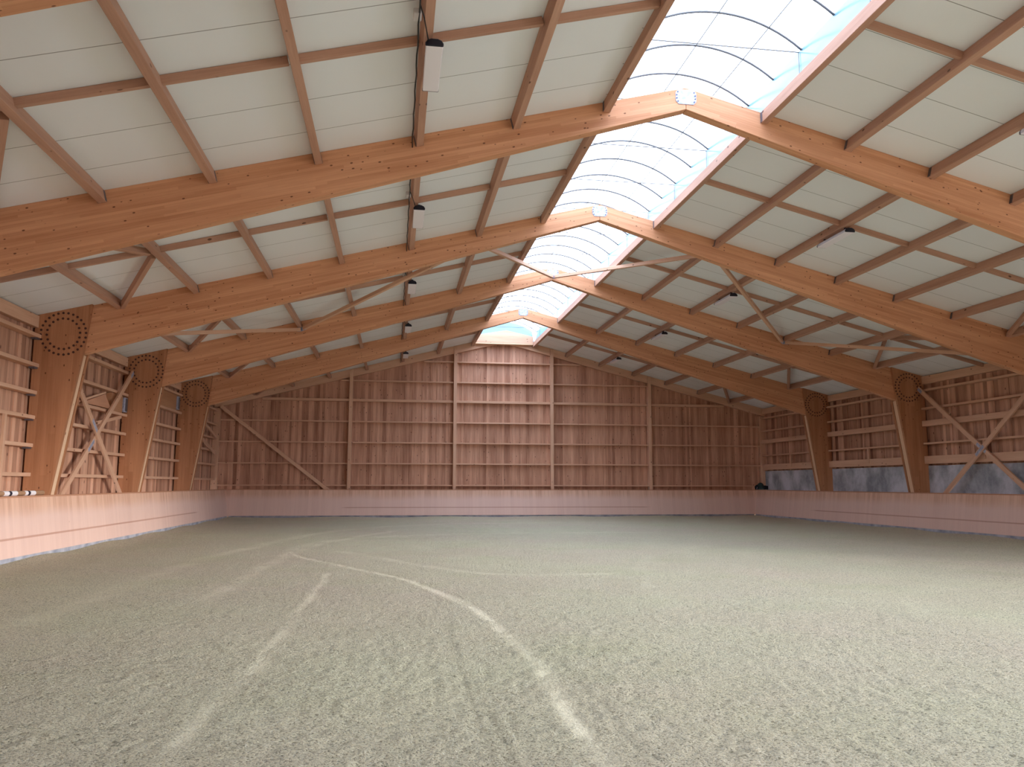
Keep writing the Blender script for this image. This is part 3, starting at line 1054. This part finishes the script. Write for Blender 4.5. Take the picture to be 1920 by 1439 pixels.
def make_lamp():
    r = empty('hall_lamp', (0, 0, 0))
    prof = [(-.11, .012), (-.11, .05), (-.085, .085), (-.04, .105), (.04, .105), (.085, .085), (.11, .05), (.11, .012)]
    MB().prism_y(prof, -.57, .57).build('housing', M['housing'], r, bevel=.004)
    MB().prism_y([(-.108, 0), (.108, 0), (.108, .03), (-.108, .03)], -.575, .575).build('diffuser', M['diffuser'], r, bevel=.008)
    for s_ in (-1, 1):
        ca = [(x * 1.04, z * 1.06 - .008) for x, z in prof]
        y0, y1 = sorted((s_ * .57, s_ * .60))
        MB().prism_y(ca, y0, y1).build('end_cap', M['black'] if s_ < 0 else M['steel_dark'], r, bevel=.01)
        MB().box(-.025, .025, s_ * .42 - .02, s_ * .42 + .02, .1, .165).build('bracket', M['black'], r)
    return r


proto = make_lamp()
first = True
for k in range(5):
    for s_ in (-1, 1):
        if first:
            o = proto
            first = False
        else:
            o = proto.copy()
            COL.objects.link(o)
            for ch in list(proto.children):
                c = ch.copy()
                COL.objects.link(c)
                c.parent = o
        yy = 9.95 + 6.0 * k + (.05 if k else 0)
        o.location = (s_ * (4.585 if s_ < 0 else 4.69), yy, LZ - .005)
        if s_ < 0:
            lab = f'white-faced hanging strip lamp on the left slope, {lw[k]} of its row'
        else:
            lab = f'grey hanging strip lamp on the right slope, {["cut off at the right picture edge", "largest fully visible one", "middle one", "second farthest", "farthest dark-capped one"][k]}'
        tag(o, lab, 'lamp', 'strip lamps under the roof')
        # hanger cable box
    y0, y1 = bays[k]
    r = empty('power_cable', (-4.78, (y0 + y1) / 2, 7.1))
    tag(r, f'black power cable along the left side of the lamp purlin, {bay_word[k]}', 'cable', 'lamp power cables')
    zc = roof(4.8) - .19
    zx = -4.79
    pts = [(zx + .006 * math.sin(i * 1.9), y0 + .02 + (y1 - y0 - .04) * i / 24, zc - .01 - .012 * abs(math.sin(i * .8))) for i in range(25)]
    MB().tube(pts, .011, 6).build('cable', M['cable'], r)
    yj = yy - 1.0
    MB().box(zx - .07, zx + .03, yj - .08, yj + .1, zc - .02, zc + .05).build('junction_box', M['grey_plastic'], r, bevel=.01)
    MB().tube([(zx, yj - .25, zc), (zx + .06, yj - .05, zc - .06), (-4.66, yy - .6, zc - .09)], .008, 6).build('drop_lead', M['cable'], r)

# ------------------------------------------------------------------ striped pole on the left kickboard
xp, zp_, rp = -12.32, 1.2455 + .05, .05
r = empty('jump_pole', (xp, 16.4, zp_))
tag(r, 'round wooden jump pole with white and navy bands lying on the left kickboard', 'pole')
yend = 18.23
MB().tube([(xp, 14.3, zp_), (xp, yend - .015, zp_), (xp, yend, zp_)], [rp - .002, rp - .002, rp - .01], 20).build('shaft', M['pole_wood'], r, grain=(0, 1, 0), smooth=False)
for (ya, yb_, m_) in ((17.33, 17.46, 'white_paint'), (17.46, 17.56, 'navy'), (17.56, 17.80, 'white_paint'), (16.45, 16.66, 'white_paint'), (16.66, 16.76, 'navy'), (16.76, 17.0, 'white_paint'), (15.5, 15.9, 'white_paint')):
    bnd = MB().tube([(xp, ya, zp_), (xp, yb_, zp_)], rp, 20).build('painted_band', M[m_], r)
    bnd['label'] = 'white painted band' if m_ == 'white_paint' else 'navy painted band'

# ------------------------------------------------------------------ dark bag in the far right corner
r = empty('work_bag', (12.6, 36.55, 1.246))
tag(r, 'dark green bag with black folds lying on the kickboard in the far right corner', 'bag')


def blob(name, c, rx, ry, rz, mat, par, seed):
    bm_ = bmesh.new()
    bmesh.ops.create_icosphere(bm_, subdivisions=3, radius=1)
    rr = random.Random(seed)
    ph = [rr.uniform(0, 6) for _ in range(6)]
    for v in bm_.verts:
        k = 1 + .12 * math.sin(v.co.x * 4 + ph[0]) + .1 * math.sin(v.co.z * 5 + ph[1]) + .08 * math.sin(v.co.y * 6 + ph[2])
        v.co = Vector((v.co.x * rx * k, v.co.y * ry * k, max(v.co.z * rz * k, -rz * .72)))
    me = bpy.data.meshes.new(name)
    bm_.to_mesh(me)
    bm_.free()
    me.materials.append(mat)
    for p in me.polygons:
        p.use_smooth = True
    o = bpy.data.objects.new(name, me)
    COL.objects.link(o)
    o.parent = par
    o.location = Vector(c) - Vector(par['_base'])
    return o


M['bag'] = plain('dark_green_cloth', (40, 56, 54), 0.8)
M['bag_black'] = plain('black_cloth', (16, 16, 24), 0.8)
blob('body', (12.52, 36.47, 1.246 + .125), .22, .11, .17, M['bag'], r, 3)
blob('side_pocket', (12.80, 36.47, 1.246 + .085), .16, .10, .115, M['bag_black'], r, 5)
blob('flap', (12.32, 36.45, 1.246 + .095), .10, .09, .13, M['bag_black'], r, 8)
MB().tube([(12.28, 36.37, 1.27), (12.29, 36.35, 1.37), (12.34, 36.37, 1.43)], .012, 6).build('strap', M['steel'], r)

for o in bpy.data.objects:
    if '_base' in o.keys():
        del o['_base']
